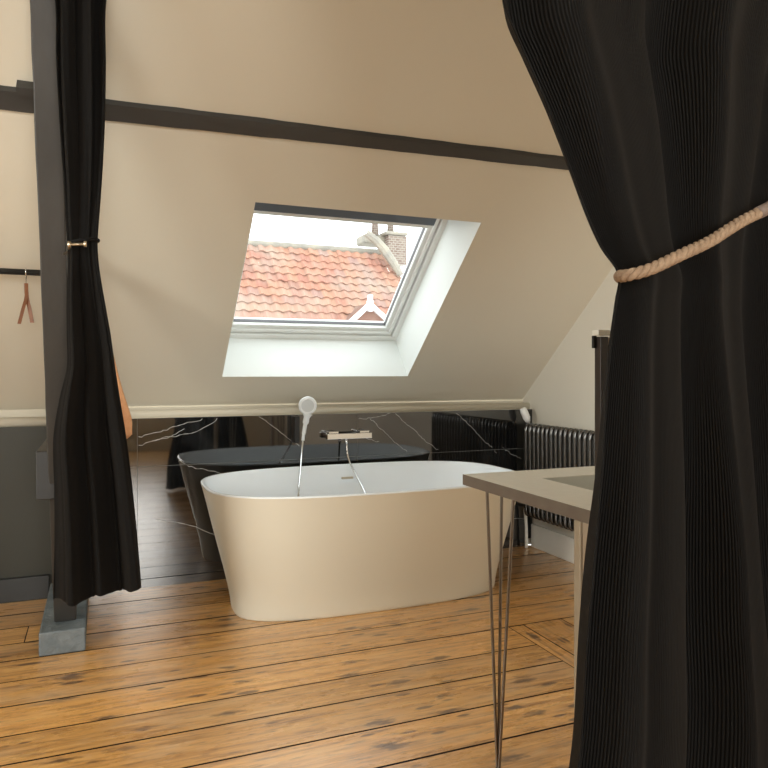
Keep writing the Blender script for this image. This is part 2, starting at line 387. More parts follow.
# unseen windows: one behind the camera, one added in the left wall for light
def side_window(nm, fixed, axis, a0, a1, z0, z1, sgn):
    w = empty(nm, (((a0+a1)/2, fixed, z0) if axis == 'x' else (fixed, (a0+a1)/2, z0)), kind='structure')
    def bx(p0, p1, q0, q1, d0, d1):
        lo, hi = sorted((fixed+sgn*d0, fixed+sgn*d1))
        return ((p0, lo, q0), (p1, hi, q1)) if axis == 'x' else ((lo, p0, q0), (hi, p1, q1))
    bs = [bx(a0, a1, z0, z0+.06, 0, .06), bx(a0, a1, z1-.06, z1, 0, .06), bx(a0, a0+.06, z0+.06, z1-.06, 0, .06), bx(a1-.06, a1, z0+.06, z1-.06, 0, .06)]
    mid = (a0+a1)/2; bs.append(bx(mid-.03, mid+.03, z0+.06, z1-.06, 0, .06))
    link('window_frame', B(*bs), [M_sash], w, bevel=.004)
    link('pane', B(bx(a0+.06, a1-.06, z0+.06, z1-.06, .027, .033)), [M_glass], w)
side_window('window_2', YN, 'x', -.6, .9, .9, 2.2, -1)
side_window('added_window_3', XL, 'y', .6, 2.0, .7, 2.0, -1)

# ------------------------------------------------------------------ marble cladding
mp_ = empty('marble_cladding', (1.2, YF, 0), 'glossy black marble cladding with thin white veins on the low wall behind the bathtub', 'wall cladding')
veins = [  # in picture-independent wall coordinates (x, z)
    [(.19,.80),(.30,.825),(.40,.86),(.52,.885)], [(.19,.755),(.33,.79),(.48,.82),(.60,.885)], [(.26,.775),(.35,.80),(.42,.835)],
    [(.39,.665),(.46,.63),(.56,.60),(.66,.57)], [(.83,.89),(.90,.84),(.99,.77),(1.06,.72)],
    [(1.66,.895),(1.72,.84),(1.80,.78),(1.86,.72),(1.95,.66)], [(1.50,.86),(1.57,.80),(1.66,.72),(1.74,.655)],
    [(2.08,.885),(2.16,.82),(2.24,.74),(2.33,.66),(2.37,.62)], [(2.42,.655),(2.48,.61),(2.56,.575)],
    [(1.42,.865),(1.52,.87),(1.64,.895)], [(1.40,.80),(1.46,.755),(1.56,.72)], [(1.30,.74),(1.38,.775),(1.46,.80)],
    [(.27,.36),(.45,.31),(.70,.20),(.90,.16)], [(1.9,.5),(2.1,.36),(2.4,.22),(2.6,.17)], [(.02,.58),(.08,.50),(.10,.38),(.16,.33)]]
def slab(x0, x1, z0, z1):
    g = .0012
    bm = B(((x0+g, YF, z0+g), (x1-g, YF+.02, z1-g)))
    for vn in veins:
        rnd = random.Random(int(vn[0][0]*1000))
        pts = smooth_path([(a, 0, b) for a, b in vn], 7)
        pts = [Vector((p.x+rnd.uniform(-.005, .005), 0, p.z+rnd.uniform(-.005, .005))) for p in pts]
        for i in range(len(pts)-1):
            a, b = pts[i], pts[i+1]; w = .0008+.0008*abs(math.sin(i*1.7+vn[0][0]*9))
            if min(a.x, b.x) < x0+g or max(a.x, b.x) > x1-g or min(a.z, b.z) < z0+g or max(a.z, b.z) > z1-g: continue
            d = (b-a).normalized(); nn = Vector((-d.z, 0, d.x))*w; y = YF-.0003
            quad(bm, [(a+nn)[:1]+(y,)+(a+nn)[2:], (b+nn)[:1]+(y,)+(b+nn)[2:], (b-nn)[:1]+(y,)+(b-nn)[2:], (a-nn)[:1]+(y,)+(a-nn)[2:]][::-1], 1)
    return link('marble_slab', bm, [M_marble, M_vein], mp_)
for x0, x1 in [(-.21, .18), (.18, 1.42), (1.42, 2.644)]:
    slab(x0, x1, .642, .899); slab(x0, x1, .046, .642)
link('grout', B(((-.21, YF+.004, .046), (2.644, YF+.019, .898))), [mat('pale_grout', (.30,.30,.28), .7)], mp_)
link('marble_skirting', B(((-.21, YF-.006, 0), (2.60, YF+.018, .045))), [M_marble], mp_)

# ------------------------------------------------------------------ roof timbers
bm = bmesh.new()
pts = [(-2.2, 1.755), (-1, 1.757), (-.3, 1.760), (.02, 1.765), (.5, 1.775), (1.0, 1.782), (1.5, 1.790), (2.0, 1.797), (2.64, 1.808)]
rng = random.Random(3)
secs = []
for i in range(len(pts)-1):
    for k in range(6):
        t = k/6; secs.append((pts[i][0]*(1-t)+pts[i+1][0]*t, pts[i][1]*(1-t)+pts[i+1][1]*t))
secs.append(pts[-1]); prev = None
for x, s in secs:
    w = .044 if x < 0 else .040-.0045*x; a = rng.uniform(-.0015, .0015)
    r = [bm.verts.new(p) for p in (sl(x, s-w+a, -.001), sl(x, s-w+.006+a, -.020), sl(x, s+w-.008-a, -.020), sl(x, s+w-a, -.001))]
    if prev:
        for k in range(4): bm.faces.new([prev[k], prev[(k+1) % 4], r[(k+1) % 4], r[k]])
    else: bm.faces.new(r)
    prev = r
bm.faces.new(prev[::-1])
purlin = link('purlin_beam', bm, [M_beam])
tag(purlin, 'long dark grey painted beam running across the sloping ceiling', 'beam')
bm = bmesh.new()
b0 = sl(-.255, 1.803, -.002)
bb = [bm.verts.new(sl(x, s, t)) for t in (-.002, -.05) for s in (1.803, 1.832) for x in (-.262, -.17)]
for f in [(0,1,3,2),(4,6,7,5),(0,4,5,1),(1,5,7,3),(3,7,6,2),(2,6,4,0)]: bm.faces.new([bb[i] for i in f])
link('wooden_packer', bm, [M_beam], purlin)

# leaning post
pb = Vector((-.138, 3.29, .097)); pt_ = Vector((-.156, 2.375, 2.318))
post = empty('timber_post', pb, 'dark grey leaning timber post behind the left curtain, standing on a blue-grey block', 'post')
bm = bmesh.new(); ax = (pt_-pb).normalized(); yv = Vector((0, 1, 0)); xv = Vector((1, 0, 0)); prev = None
rng = random.Random(5)
for i in range(25):
    c = pb.lerp(pt_, i/24); hw = .042+rng.uniform(-.0012, .0012); hd = .05
    r = [bm.verts.new(c+q) for q in (Vector((-hw, -hd, 0)), Vector((hw, -hd, 0)), Vector((hw, hd, 0)), Vector((-hw, hd, 0)))]
    if prev:
        for k in range(4): bm.faces.new([prev[k], prev[(k+1) % 4], r[(k+1) % 4], r[k]])
    else: bm.faces.new(r[::-1])
    prev = r
bm.faces.new(prev)
link('post_shaft', bm, [M_post], post, bevel=.004)
tie = link('tie_beam', B(((-.230, 2.985, .655), (-.156, YF+.018, .842))), [mat('dark_tie_paint', (.014,.014,.014), .5)], bevel=.004)
tag(tie, 'short dark grey horizontal beam running from the leaning post back to the dark low wall', 'beam')
# plinth
bm = bmesh.new(); box(bm, (-.231, 3.132, 0), (-.057, 3.86, .095))
plinth = link('post_plinth', bm, [M_plinth], bevel=.006)
tag(plinth, 'long low blue-grey painted block on the floor under the leaning post', 'plinth')

# ------------------------------------------------------------------ clothes rail, strap, towel
ry, rz = 3.2, 1.553
rail = empty('clothes_rail', (-1, ry, rz), 'thin black horizontal clothes rail passing behind the leaning post', 'rail')
bm = bmesh.new(); tube(bm, [(-2.19, ry, rz), (-.012, ry, rz)], .0125, 16); link('rail_bar', bm, [M_blackmetal], rail, smooth=True)
zc = .947+T*(4.058-ry)
for x in (-.07, -1.2, -2.0):
    bm = bmesh.new(); tube(bm, [(x, ry, rz+.010), (x, ry, zc+.004)], .006, 10); link('rail_bracket', bm, [M_blackmetal], rail, smooth=True)
sx = -.282
strap = empty('leather_strap', (sx, ry, rz), 'small tan leather strap hanging in a narrow loop from the black clothes rail', 'strap')
bm = bmesh.new(); tube(bm, smooth_path([(sx, ry-.012, rz-.016), (sx, ry-.018, rz+.004), (sx, ry, rz+.017), (sx, ry+.016, rz), (sx, ry+.006, rz-.03), (sx, ry, rz-.055)], 6), .0022, 8)
link('hook', bm, [M_chrome], strap, smooth=True, label='silver wire hook')
bm = bmesh.new()
def ribbon(bm, path, w, th, side):
    side = Vector(side).normalized(); prev = None
    path = smooth_path(path, 6)
    for i, p in enumerate(path):
        t = (path[min(i+1, len(path)-1)]-path[max(i-1, 0)]).normalized(); nn = t.cross(side).normalized()
        r = [bm.verts.new(p+side*a*w/2+nn*b*th/2) for a, b in ((-1,-1),(1,-1),(1,1),(-1,1))]
        if prev:
            for k in range(4): bm.faces.new([prev[k], prev[(k+1) % 4], r[(k+1) % 4], r[k]])
        else: bm.faces.new(r[::-1])
        prev = r
    bm.faces.new(prev)
ribbon(bm, [(sx+.002, ry-.003, rz-.045), (sx+.001, ry, rz-.10), (sx-.010, ry-.008, rz-.15), (sx-.024, ry-.01, rz-.212)], .013, .003, (1, .25, 0))
ribbon(bm, [(sx, ry+.003, rz-.045), (sx+.003, ry+.004, rz-.10), (sx+.013, ry+.004, rz-.15), (sx+.022, ry+.006, rz-.205)], .015, .003, (1, -.3, 0))
link('strap_loop', bm, [M_leather], strap)
# towel
bm = bmesh.new(); rows, cols = 40, 36; gridv = []
tabT = [(1.565, -.055, -.015, .010), (1.45, -.06, .000, .018), (1.30, -.07, .030, .02), (1.20, -.08, .050, .022), (1.05, -.085, .085, .022), (.92, -.09, .122, .02), (.862, -.09, .124, .018)]
for i in range(rows):
    z = 1.565-(1.565-.85)*i/(rows-1); xl, xr, am = lerp_table(tabT, z); row = []
    for j in range(cols):
        s = j/(cols-1); zz = z + (.035*(s-.5)*(s-.5)*4 - .015*math.sin(9*s))*(i/(rows-1))
        row.append(bm.verts.new((xl+(xr-xl)*s, ry+.003+am*math.sin(2*PI*2.6*s+.6), zz)))
    gridv.append(row)
for i in range(rows-1):
    for j in range(cols-1): bm.faces.new([gridv[i][j], gridv[i+1][j], gridv[i+1][j+1], gridv[i][j+1]])
tw = link('towel', bm, [M_towel], smooth=True); so = tw.modifiers.new('s', 'SOLIDIFY'); so.thickness = .006; so.offset = 0
tag(tw, 'peach towel hanging behind the left curtain, only its edge showing', 'towel')

# ------------------------------------------------------------------ curtains
def curtain(name, tab, ztop, zbot, folds, W, ribs_uv, cols, rows, hem=None, tab_extra=None):
    """tab rows: z, xleft, xright, ycentre, amplitude; folds(s,z) returns -1..1"""
    bm = bmesh.new(); uvl = bm.loops.layers.uv.new('UVMap'); g = []
    for i in range(rows):
        z = ztop+(zbot-ztop)*i/(rows-1); xl, xr, yc, am = lerp_table(tab, z); row = []
        for j in range(cols):
            s = j/(cols-1); f = folds(s, z)
            zz = z + (hem(s) if hem else 0)*max(0, (i/(rows-1)-.6)/.4)
            row.append(bm.verts.new((xl+(xr-xl)*s+am*.28*math.sin(PI*s)*math.sin(2*PI*3.1*s+z), yc+am*f, zz)))
        g.append(row)
    for i in range(rows-1):
        for j in range(cols-1):
            f = bm.faces.new([g[i][j], g[i+1][j], g[i+1][j+1], g[i][j+1]])
            for lp, (a, b) in zip(f.loops, [(i, j), (i+1, j), (i+1, j+1), (i, j+1)]):
                lp[uvl].uv = (b/(cols-1)*W, a/(rows-1)*(ztop-zbot))
    o = link('curtain_cloth', bm, [M_fabric], None, smooth=True)
    so = o.modifiers.new('solid', 'SOLIDIFY'); so.thickness = .0025; so.offset = 0
    return o
# left curtain
def lf(s, z):
    pinch = math.exp(-((z-1.6)/.12)**2)
    return (.7*math.sin(2*PI*2.7*s+.5*math.sin(1.7*z)+.8)+.38*math.sin(2*PI*1.4*s+2.1+1.1*z)+.16*math.sin(2*PI*6.3*s+z*2)+.05*math.sin(2*PI*13*s+z*5))*(1-.35*pinch)
LT = [(2.42, -.150, .040, 2.20, .045)]
for v, uL, uR, Y, am in [(0, 55, 105, 2.26, .045), (60, 56, 105, 2.33, .045), (120, 59, 104, 2.39, .042), (180, 63, 101, 2.45, .034), (236, 66, 97, 2.50, .022), (248, 67, 97, 2.51, .022),
                         (270, 67, 99, 2.53, .034), (300, 66, 104, 2.56, .042), (335, 66, 110, 2.60, .05), (365, 66, 114, 2.64, .055), (400, 58, 119, 2.69, .058), (440, 52, 125, 2.74, .06),
                         (490, 53, 131, 2.79, .06), (545, 53, 136, 2.84, .058), (598, 52, 140, 2.88, .055)]:
    a_ = atY(uL, v, Y); b_ = atY(uR, v, Y); LT.append((a_.z, a_.x, b_.x, Y, am))
lc = empty('curtain', (0, 2.5, .29), 'black ribbed curtain gathered beside the leaning post at the left', 'curtain')
def addto(o, p):
    o.parent = p; o.matrix_parent_inverse = Matrix.Translation(-p.location); return o
o = curtain('c', LT, 2.42, .285, lf, .95, 0, 220, 240, hem=lambda s: .03*s*s+.006*math.sin(14*s)); addto(o, lc)
bm = bmesh.new()
cpts = []
for k in range(24):
    a = 2*PI*k/24; cpts.append((-.047+.040*math.cos(a), 2.497+.036*math.sin(a), 1.574+.006*math.cos(a)))
tube(bm, cpts, .006, 8, closed=True); o = link('tie_band', bm, [M_fabric], None, smooth=True); addto(o, lc)
hb = empty('curtain_holdback', (-.10, 2.62, 1.60), 'small pale metal holdback pin on the leaning post holding the left curtain', 'curtain holdback')
e0, e1 = atY(68.5, 243.5, 2.43), atY(85, 243, 2.43)
bm = bmesh.new(); tube(bm, [e0, e1], .0042, 12); tube(bm, [e0, (e0.x-.004, 2.56, e0.z), (-.115, 2.63, e0.z)], .0042, 10)
link('holdback_rod', bm, [M_brass], hb, smooth=True)
bm = bmesh.new(); tube(bm, [e1-Vector((.005,0,0)), e1+Vector((.004,0,0))], .010, 16); link('end_cap', bm, [M_brass], hb, smooth=True)
bm = bmesh.new(); tube(bm, [e0-Vector((.004,0,0)), e0+Vector((.006,0,0))], .011, 16); link('end_cap', bm, [M_brass], hb, smooth=True)
# short rail above the left curtain
r1 = empty('curtain_rail', (-.05, 2.2, 2.44), 'short black curtain rail above the left curtain by the leaning post', 'curtain rail')
bm = bmesh.new(); tube(bm, [(-.24, 2.2, 2.435), (.13, 2.2, 2.435)], .012, 12); link('rail_bar', bm, [M_blackmetal], r1, smooth=True)
for x in (-.22, .11):
    bm = bmesh.new(); tube(bm, [(x, 2.2, 2.44), (x, 2.2, .947+T*(4.058-2.2)+.003)], .007, 10); link('rail_bracket', bm, [M_blackmetal], r1, smooth=True)

# right curtain
def rx(u): r = ray(u, 370); return .85*r.x/r.y
def rzv(u, v): r = ray(u, v); return 1.15+.85*r.z/r.y
edge = [(503, 0), (520, 42), (545, 100), (568, 162), (585, 210), (600, 244), (618, 272), (615, 300), (610, 345), (606, 400), (601, 480), (594, 560), (587, 640), (578, 768)]
RT = [(2.92, .12, 1.85, .85, .06), (2.4, .30, 1.75, .85, .06), (2.0, .452, 1.62, .85, .05)]
for u, v in edge:
    z = rzv(u, v); x = rx(u)
    k = abs(z-1.29); wr = 1.15+min(.55, max(0, z-1.29)*.65)+min(.2, max(0, 1.29-z)*.25); am = .022+min(.04, k*.09)
    RT.append((z, x, wr, .85, am))
RT.append((.3, .60, 1.38, .85, .06)); RT.append((.02, .58, 1.42, .85, .06))
def rf(s, z):
    e = min(1, s/.05)
    return e*(.75*math.sin(2*PI*3.4*s+.25+.4*z)+.4*math.sin(2*PI*6.3*s+.5*math.sin(z*1.3))+.05*math.sin(2*PI*13*s+z))
rc = empty('curtain', (.9, .85, .02), 'large black ribbed curtain in the foreground at the right, tied back with a rope', 'curtain')
o = curtain('c', RT, 2.92, .02, rf, 1.9, 0, 420, 300); addto(o, rc)
r2 = empty('curtain_rail', (.9, .85, 2.94), 'long black curtain rail above the large foreground curtain', 'curtain rail')
bm = bmesh.new(); tube(bm, [(-.1, .85, 2.935), (1.95, .85, 2.935)], .012, 12); link('rail_bar', bm, [M_blackmetal], r2, smooth=True)
for x in (-.05, 1.9):
    bm = bmesh.new(); tube(bm, [(x, .85, 2.94), (x, .85, 3.0)], .007, 10); link('rail_bracket', bm, [M_blackmetal], r2, smooth=True)

# rope tie-back
rope = empty('rope_tieback', (.75, .80, 1.28), 'twisted tan rope tied around the large foreground curtain', 'tieback')
fy = .80
key = [atY(640, 276, .93), atY(622, 277, .885), atY(619.5, 275, .85), atY(626, 274.5, .805), atY(650, 268, .785), atY(680, 254, .78), atY(710, 240, .78), atY(740, 221, .78), atY(768, 207, .78), atY(800, 190, .78), Vector((1.155, .785, 1.425)), Vector((1.20, .81, 1.435)), Vector((1.215, .86, 1.43)), Vector((1.17, .915, 1.41)), Vector((1.0, .935, 1.36)), Vector((.82, .94, 1.31)), atY(645, 276, .93)]
path = smooth_path(key, 14)
# arc length resample
acc = [0]
for i in range(1, len(path)): acc.append(acc[-1]+(path[i]-path[i-1]).length)
def at_len(s):
    for i in range(1, len(path)):
        if acc[i] >= s: return path[i-1].lerp(path[i], (s-acc[i-1])/(acc[i]-acc[i-1]+1e-9))
    return path[-1].copy()
nS = int(acc[-1]/.0014)
cent = [at_len(acc[-1]*i/nS) for i in range(nS+1)]
for k in range(3):
    pts = []; up = Vector((0, 0, 1))
    for i, c in enumerate(cent):
        t = (cent[min(i+1, nS)]-cent[max(i-1, 0)]).normalized(); u_ = (up-t*up.dot(t)).normalized(); w_ = t.cross(u_)
        a = -2*PI*(acc[-1]*i/nS)/.034+2*PI*k/3
        pts.append(c+(u_*math.cos(a)+w_*math.sin(a))*.0044)
    bm = bmesh.new(); tube(bm, pts, .0049, 10); link('rope_strand', bm, [M_rope], rope, smooth=True)
tgt = atY(757, 213, .78); sl0 = min(range(0, int(acc[-1]*1000), 2), key=lambda q: (at_len(q/1000)-tgt).length)/1000
bm = bmesh.new(); tube(bm, [at_len(q) for q in [sl0+.012*k for k in range(16)]], .0098, 14); link('rope_sleeve', bm, [mat('grey_brown_sleeve', (.17,.13,.11), .7)], rope, smooth=True, label='smooth grey-brown end sleeve')

# ------------------------------------------------------------------ bathtub
tub = empty('bathtub', (1.29, 3.37, 0), 'freestanding oval bathtub with cream outside and white inside', 'bathtub')
def sup(cx, cy, a, b, n, z, cnt=120):
    out = []
    for k in range(cnt):
        t = 2*PI*k/cnt; c, s = math.cos(t), math.sin(t)
        out.append(Vector((cx+a*math.copysign(abs(c)**(2/n), c), cy+b*math.copysign(abs(s)**(2/n), s), z)))
    return out
def loft(bm, rings, cap0=False, cap1=False):
    R = [[bm.verts.new(p) for p in r] for r in rings]
    for A, Bq in zip(R[:-1], R[1:]):
        for k in range(len(A)): bm.faces.new([A[k], A[(k+1) % len(A)], Bq[(k+1) % len(A)], Bq[k]])
    if cap0: bm.faces.new(R[0][::-1])
    if cap1: bm.faces.new(R[-1])
HT = .61
rings = []
for q, z in [(0, 0), (.012, .004), (.03, .018), (.055, .05), (.12, .10), (.28, .20), (.46, .30), (.64, .40), (.81, .50), (.95, .58), (1.0, .604)]:
    rings.append(sup(1.285-.021*q, 3.390-.020*q, .695+.122*q, .272+.218*q, 3.0+.0*q, z))
bm = bmesh.new(); loft(bm, rings, cap0=True); link('tub_shell', bm, [M_tub], tub, smooth=True)
rings = [sup(1.2640, 3.37, .817, .490, 3.0, .604), sup(1.2640, 3.37, .8175, .4905, 3.0, .608), sup(1.2640, 3.37, .814, .487, 3.0, .6115), sup(1.2640, 3.37, .805, .478, 3.0, .6115), sup(1.2640, 3.37, .801, .474, 3.0, .609),
         sup(1.2640, 3.37, .794, .466, 3.0, .590), sup(1.2640, 3.37, .762, .42, 2.9, .48), sup(1.265, 3.37, .74, .35, 2.8, .32), sup(1.265, 3.37, .66, .28, 2.6, .18),
         sup(1.265, 3.37, .58, .22, 2.5, .12), sup(1.265, 3.37, .4, .14, 2.3, .10), sup(1.265, 3.37, .04, .03, 2, .095)]
bm = bmesh.new(); loft(bm, rings, cap1=True); link('tub_basin', bm, [M_tubin], tub, smooth=True, label='white inner basin and rim')
ov = atY(346, 476.5, 3.80)
bm = B(((ov.x-.035, 3.778, ov.z-.006), (ov.x+.035, 3.79, ov.z+.006))); link('overflow_slot', bm, [M_brass], tub, bevel=.003, label='brass overflow slot')

# ------------------------------------------------------------------ bath mixer
mx = empty('bath_mixer', (1.33, YF, .77), 'flat chrome wall-mounted bath mixer on the black marble above the tub', 'tap')
zb = .773
link('mixer_body', B(((1.205, 3.845, zb-.017), (1.480, 3.885, zb+.015))), [M_chrome], mx, bevel=.003)
for x in (1.235, 1.43): link('wall_mount', B(((x-.026, 3.885, zb-.012), (x+.026, YF-.001, zb+.022))), [M_chromed], mx, bevel=.004)
for x in (1.245, 1.435): link('handle', B(((x-.030, 3.85, zb+.0155), (x+.030, 3.915, zb+.028))), [M_chrome], mx, bevel=.003)
bm = bmesh.new(); tube(bm, [(1.325, 3.865, zb-.016), (1.327, 3.863, zb-.05)], .008, 12); link('hose_outlet', bm, [M_chrome], mx, smooth=True)
bm = bmesh.new(); tube(bm, smooth_path([(1.327, 3.862, zb-.05), (1.33, 3.84, zb-.13), (1.35, 3.77, .56), (1.37, 3.66, .46), (1.36, 3.52, .34), (1.30, 3.38, .20), (1.12, 3.30, .115), (.93, 3.35, .13), (.94, 3.50, .34), (.968, 3.60, .50), (1.005, 3.70, .60), (1.038, 3.79, .70), (1.051, 3.815, .757)], 8), .0058, 10)
link('shower_hose', bm, [M_chrome], mx, smooth=True)
hs = empty('hand_shower', (1.06, YF, .82), 'white round hand shower standing upright in its holder left of the mixer', 'hand shower')
link('holder', B(((1.012, 3.84, .745), (1.040, YF-.001, .895))), [M_blackmetal], hs, bevel=.003, label='dark wall holder')
hd = Vector((1.074, 3.80, .957))
bm = bmesh.new(); tube(bm, smooth_path([(1.052, 3.815, .76), (1.056, 3.814, .80), (1.066, 3.81, .86), (1.076, 3.806, .91)], 6), [.009]*6+[.0115]*6+[.017]*4+[.021, .026, .030], 16)
link('shower_handle', bm, [M_whiteplastic], hs, smooth=True)
bm = bmesh.new()
nrm = Vector((-.15, -1, -.12)).normalized(); q = nrm.to_track_quat('Z', 'Y').to_matrix()
for (ra, h) in [((.040, .047), (0, .009))]:
    Rr = []
    for r_, zz in [(.001, -.010), (.038, -.010), (.049, -.004), (.052, .002), (.049, .008), (.044, .010), (.001, .010)]:
        Rr.append([hd+q @ Vector((r_*math.cos(2*PI*k/32), r_*1.0*math.sin(2*PI*k/32), zz)) for k in range(32)])
    loft(bm, Rr, True, True)
link('shower_head', bm, [M_whiteplastic], hs, smooth=True)
bm = bmesh.new(); loft(bm, [[hd+q @ Vector((.036*math.cos(2*PI*k/32), .036*math.sin(2*PI*k/32), zz)) for k in range(32)] for zz in (.010, .0115)], True, True)
link('spray_plate', bm, [mat('pale_grey_plastic', (.60,.62,.62), .35)], hs, label='pale grey spray plate')

# ------------------------------------------------------------------ radiator
rad = empty('radiator', (2.56, 3.4, .1), 'black column radiator on the right wall, its first columns by the marble', 'radiator')
xr_, zt, zb_ = 2.552, .808, .226
def section(y):
    bm = bmesh.new()
    for dx in (-.030, .030):
        tube(bm, smooth_path([(xr_+dx*.2, y, zt-.004), (xr_+dx*.75, y, zt-.008), (xr_+dx, y, zt-.034), (xr_+dx, y, zt-.06)], 4) +
             [(xr_+dx, y, zb_+.06)] + smooth_path([(xr_+dx, y, zb_+.034), (xr_+dx*.75, y, zb_+.010), (xr_+dx*.2, y, zb_+.004)], 4), .0125, 12)
    for z in (zt-.026, zb_+.026): tube(bm, [(xr_, y-.0222, z), (xr_, y+.0222, z)], .019, 14)
    return link('column_section', bm, [M_rad], rad, smooth=True)
s0 = section(3.815)
for k in range(1, 26):
    c = s0.copy(); COL.objects.link(c); c.parent = rad; c.location = Vector((0, -.0452*k, 0))
    c.matrix_parent_inverse = s0.matrix_parent_inverse.copy()
for y in (3.7, 2.75):
    bm = bmesh.new(); tube(bm, [(xr_+.02, y+.0226, zt-.06), (XR-.001, y+.0226, zt-.06)], .009, 10); link('wall_bracket', bm, [M_rad], rad, smooth=True)
bm = bmesh.new(); tube(bm, smooth_path([(xr_, 3.838, zb_+.026), (xr_, 3.868, zb_+.026), (xr_+.005, 3.876, zb_), (xr_+.012, 3.876, .12), (xr_+.012, 3.876, .001)], 5), .0105, 12)
link('supply_pipe', bm, [M_white], rad, smooth=True, label='white painted supply pipe')
bm = bmesh.new(); v0, v1 = Vector((2.522, 3.855, .912)), Vector((2.557, 3.842, .822))
vd = (v1-v0)
tube(bm, [v0, v0+vd*.06, v0+vd*.3, v0+vd*.72, v0+vd*.86, v1], [.014, .0215, .024, .024, .019, .014], 20)
link('thermostatic_head', bm, [M_whiteplastic], rad, smooth=True, label='white thermostatic valve head')
bm = bmesh.new(); tube(bm, [v1, (2.560, 3.840, .80), (2.556, 3.836, zt-.026)], .010, 12); link('valve_body', bm, [M_chrome], rad, smooth=True)

# ------------------------------------------------------------------ vanity
vx0, vx1, vy0, vy1 = .975, 1.56, 1.205, 1.802
zt0, zt1 = .820, .850
van = empty('vanity_table', (1.25, 1.5, 0), 'pale stone-topped washstand on thin hairpin legs with an inset sink', 'washstand')
sx0, sx1, sy0, sy1 = 1.145, 1.50, 1.275, 1.655
bm = B(((vx0, vy0, zt0), (sx0, vy1, zt1)), ((sx1, vy0, zt0), (vx1, vy1, zt1)), ((sx0, vy0, zt0), (sx1, sy0, zt1)), ((sx0, sy1, zt0), (sx1, vy1, zt1)))
bmesh.ops.remove_doubles(bm, verts=bm.verts, dist=1e-5)
cc = {}
for f in bm.faces: cc.setdefault(tuple(round(q, 4) for q in f.calc_center_median()), []).append(f)
bmesh.ops.delete(bm, geom=[f for fs in cc.values() if len(fs) > 1 for f in fs], context='FACES')
bm.normal_update()
for f in bm.faces:
    c = f.calc_center_median()
    if abs(f.normal.z) < .5 and (abs(c.x-vx0) < .001 or abs(c.y-vy0) < .001 or abs(c.x-vx1) < .001 or abs(c.y-vy1) < .001): f.material_index = 1
link('countertop', bm, [M_counter, M_counteredge], van)
# sink bowl
bm = bmesh.new()
def rr(x0, x1, y0, y1, r, z, n=5):
    out = []
    for cx, cy, a0 in ((x1-r, y1-r, 0), (x0+r, y1-r, PI/2), (x0+r, y0+r, PI), (x1-r, y0+r, 1.5*PI)):
        for k in range(n+1):
            a = a0+PI/2*k/n; out.append(Vector((cx+r*math.cos(a), cy+r*math.sin(a), z)))
    return out
loft(bm, [rr(sx0+.001, sx1-.001, sy0+.001, sy1-.001, .012, zt1-.002), rr(sx0+.004, sx1-.004, sy0+.004, sy1-.004, .015, zt0), rr(sx0+.02, sx1-.02, sy0+.02, sy1-.02, .03, zt0-.062), rr(sx0+.05, sx1-.05, sy0+.05, sy1-.05, .03, zt0-.072)], False, True)
bowl = link('sink_bowl', bm, [M_sink], van, smooth=False); so = bowl.modifiers.new('s', 'SOLIDIFY'); so.thickness = .003; so.offset = 1
def hairpin(foot, tops):
    bm = bmesh.new()
    for t in tops:
        tube(bm, [(t[0], t[1], zt0-.001), (foot[0]+(t[0]-foot[0])*.06, foot[1]+(t[1]-foot[1])*.06, .012)], .0046, 10)
    f = Vector(foot); tube(bm, [f+Vector((0, 0, .022)), f+Vector((0, 0, .012)), f+Vector((0, 0, .004)), f], [.006, .010, .010, .007], 12)
    xs = [t[0] for t in tops]; ys = [t[1] for t in tops]
    box(bm, (min(xs)-.012, min(ys)-.012, zt0-.004), (max(xs)+.012, max(ys)+.012, zt0))
    return link('hairpin_leg', bm, [M_steel], van, smooth=False)
hairpin((1.050, 1.730, 0), [(1.032, 1.762), (1.088, 1.772), (1.072, 1.682)])
hairpin((1.485, 1.735, 0), [(1.505, 1.765), (1.447, 1.772), (1.500, 1.682)])
# end support panel and its front strip
link('side_panel', B(((vx0+.004, vy0, 0), (vx0+.03, 1.262, zt0))), [M_cabinet], van, bevel=.002)
link('side_panel', B(((vx1-.05, vy0, 0), (vx1-.024, 1.262, zt0))), [M_cabinet], van, bevel=.002)
link('panel_edge_strip', B(((vx0, 1.262, 0), (vx0+.026, 1.288, zt0))), [mottled('worn_beige_strip', (.28,.235,.17), (.36,.30,.22), 12, .5)], van, bevel=.004)
# framed board standing at the end of the washstand
mr = empty('framed_mirror', (1.25, 1.19, .83), 'narrow framed mirror panel with dark edge standing upright at the near end of the washstand', 'mirror')
link('frame_edge', B(((.965, 1.183, .834), (.985, 1.2035, 1.222))), [mat('dark_brown_frame', (.025,.018,.014), .45)], mr, bevel=.0015)
link('mirror_panel', B(((.9855, 1.184, .834), (1.50, 1.2035, 1.220))), [M_mirrorback], mr, bevel=.001)
link('frame_clip', B(((.958, 1.196, 1.198), (.9645, 1.2035, 1.224))), [M_blackmetal], mr)
link('frame_cap', B(((.958, 1.182, 1.2245), (1.50, 1.2035, 1.236))), [M_counter], mr, bevel=.002, label='pale top cap')

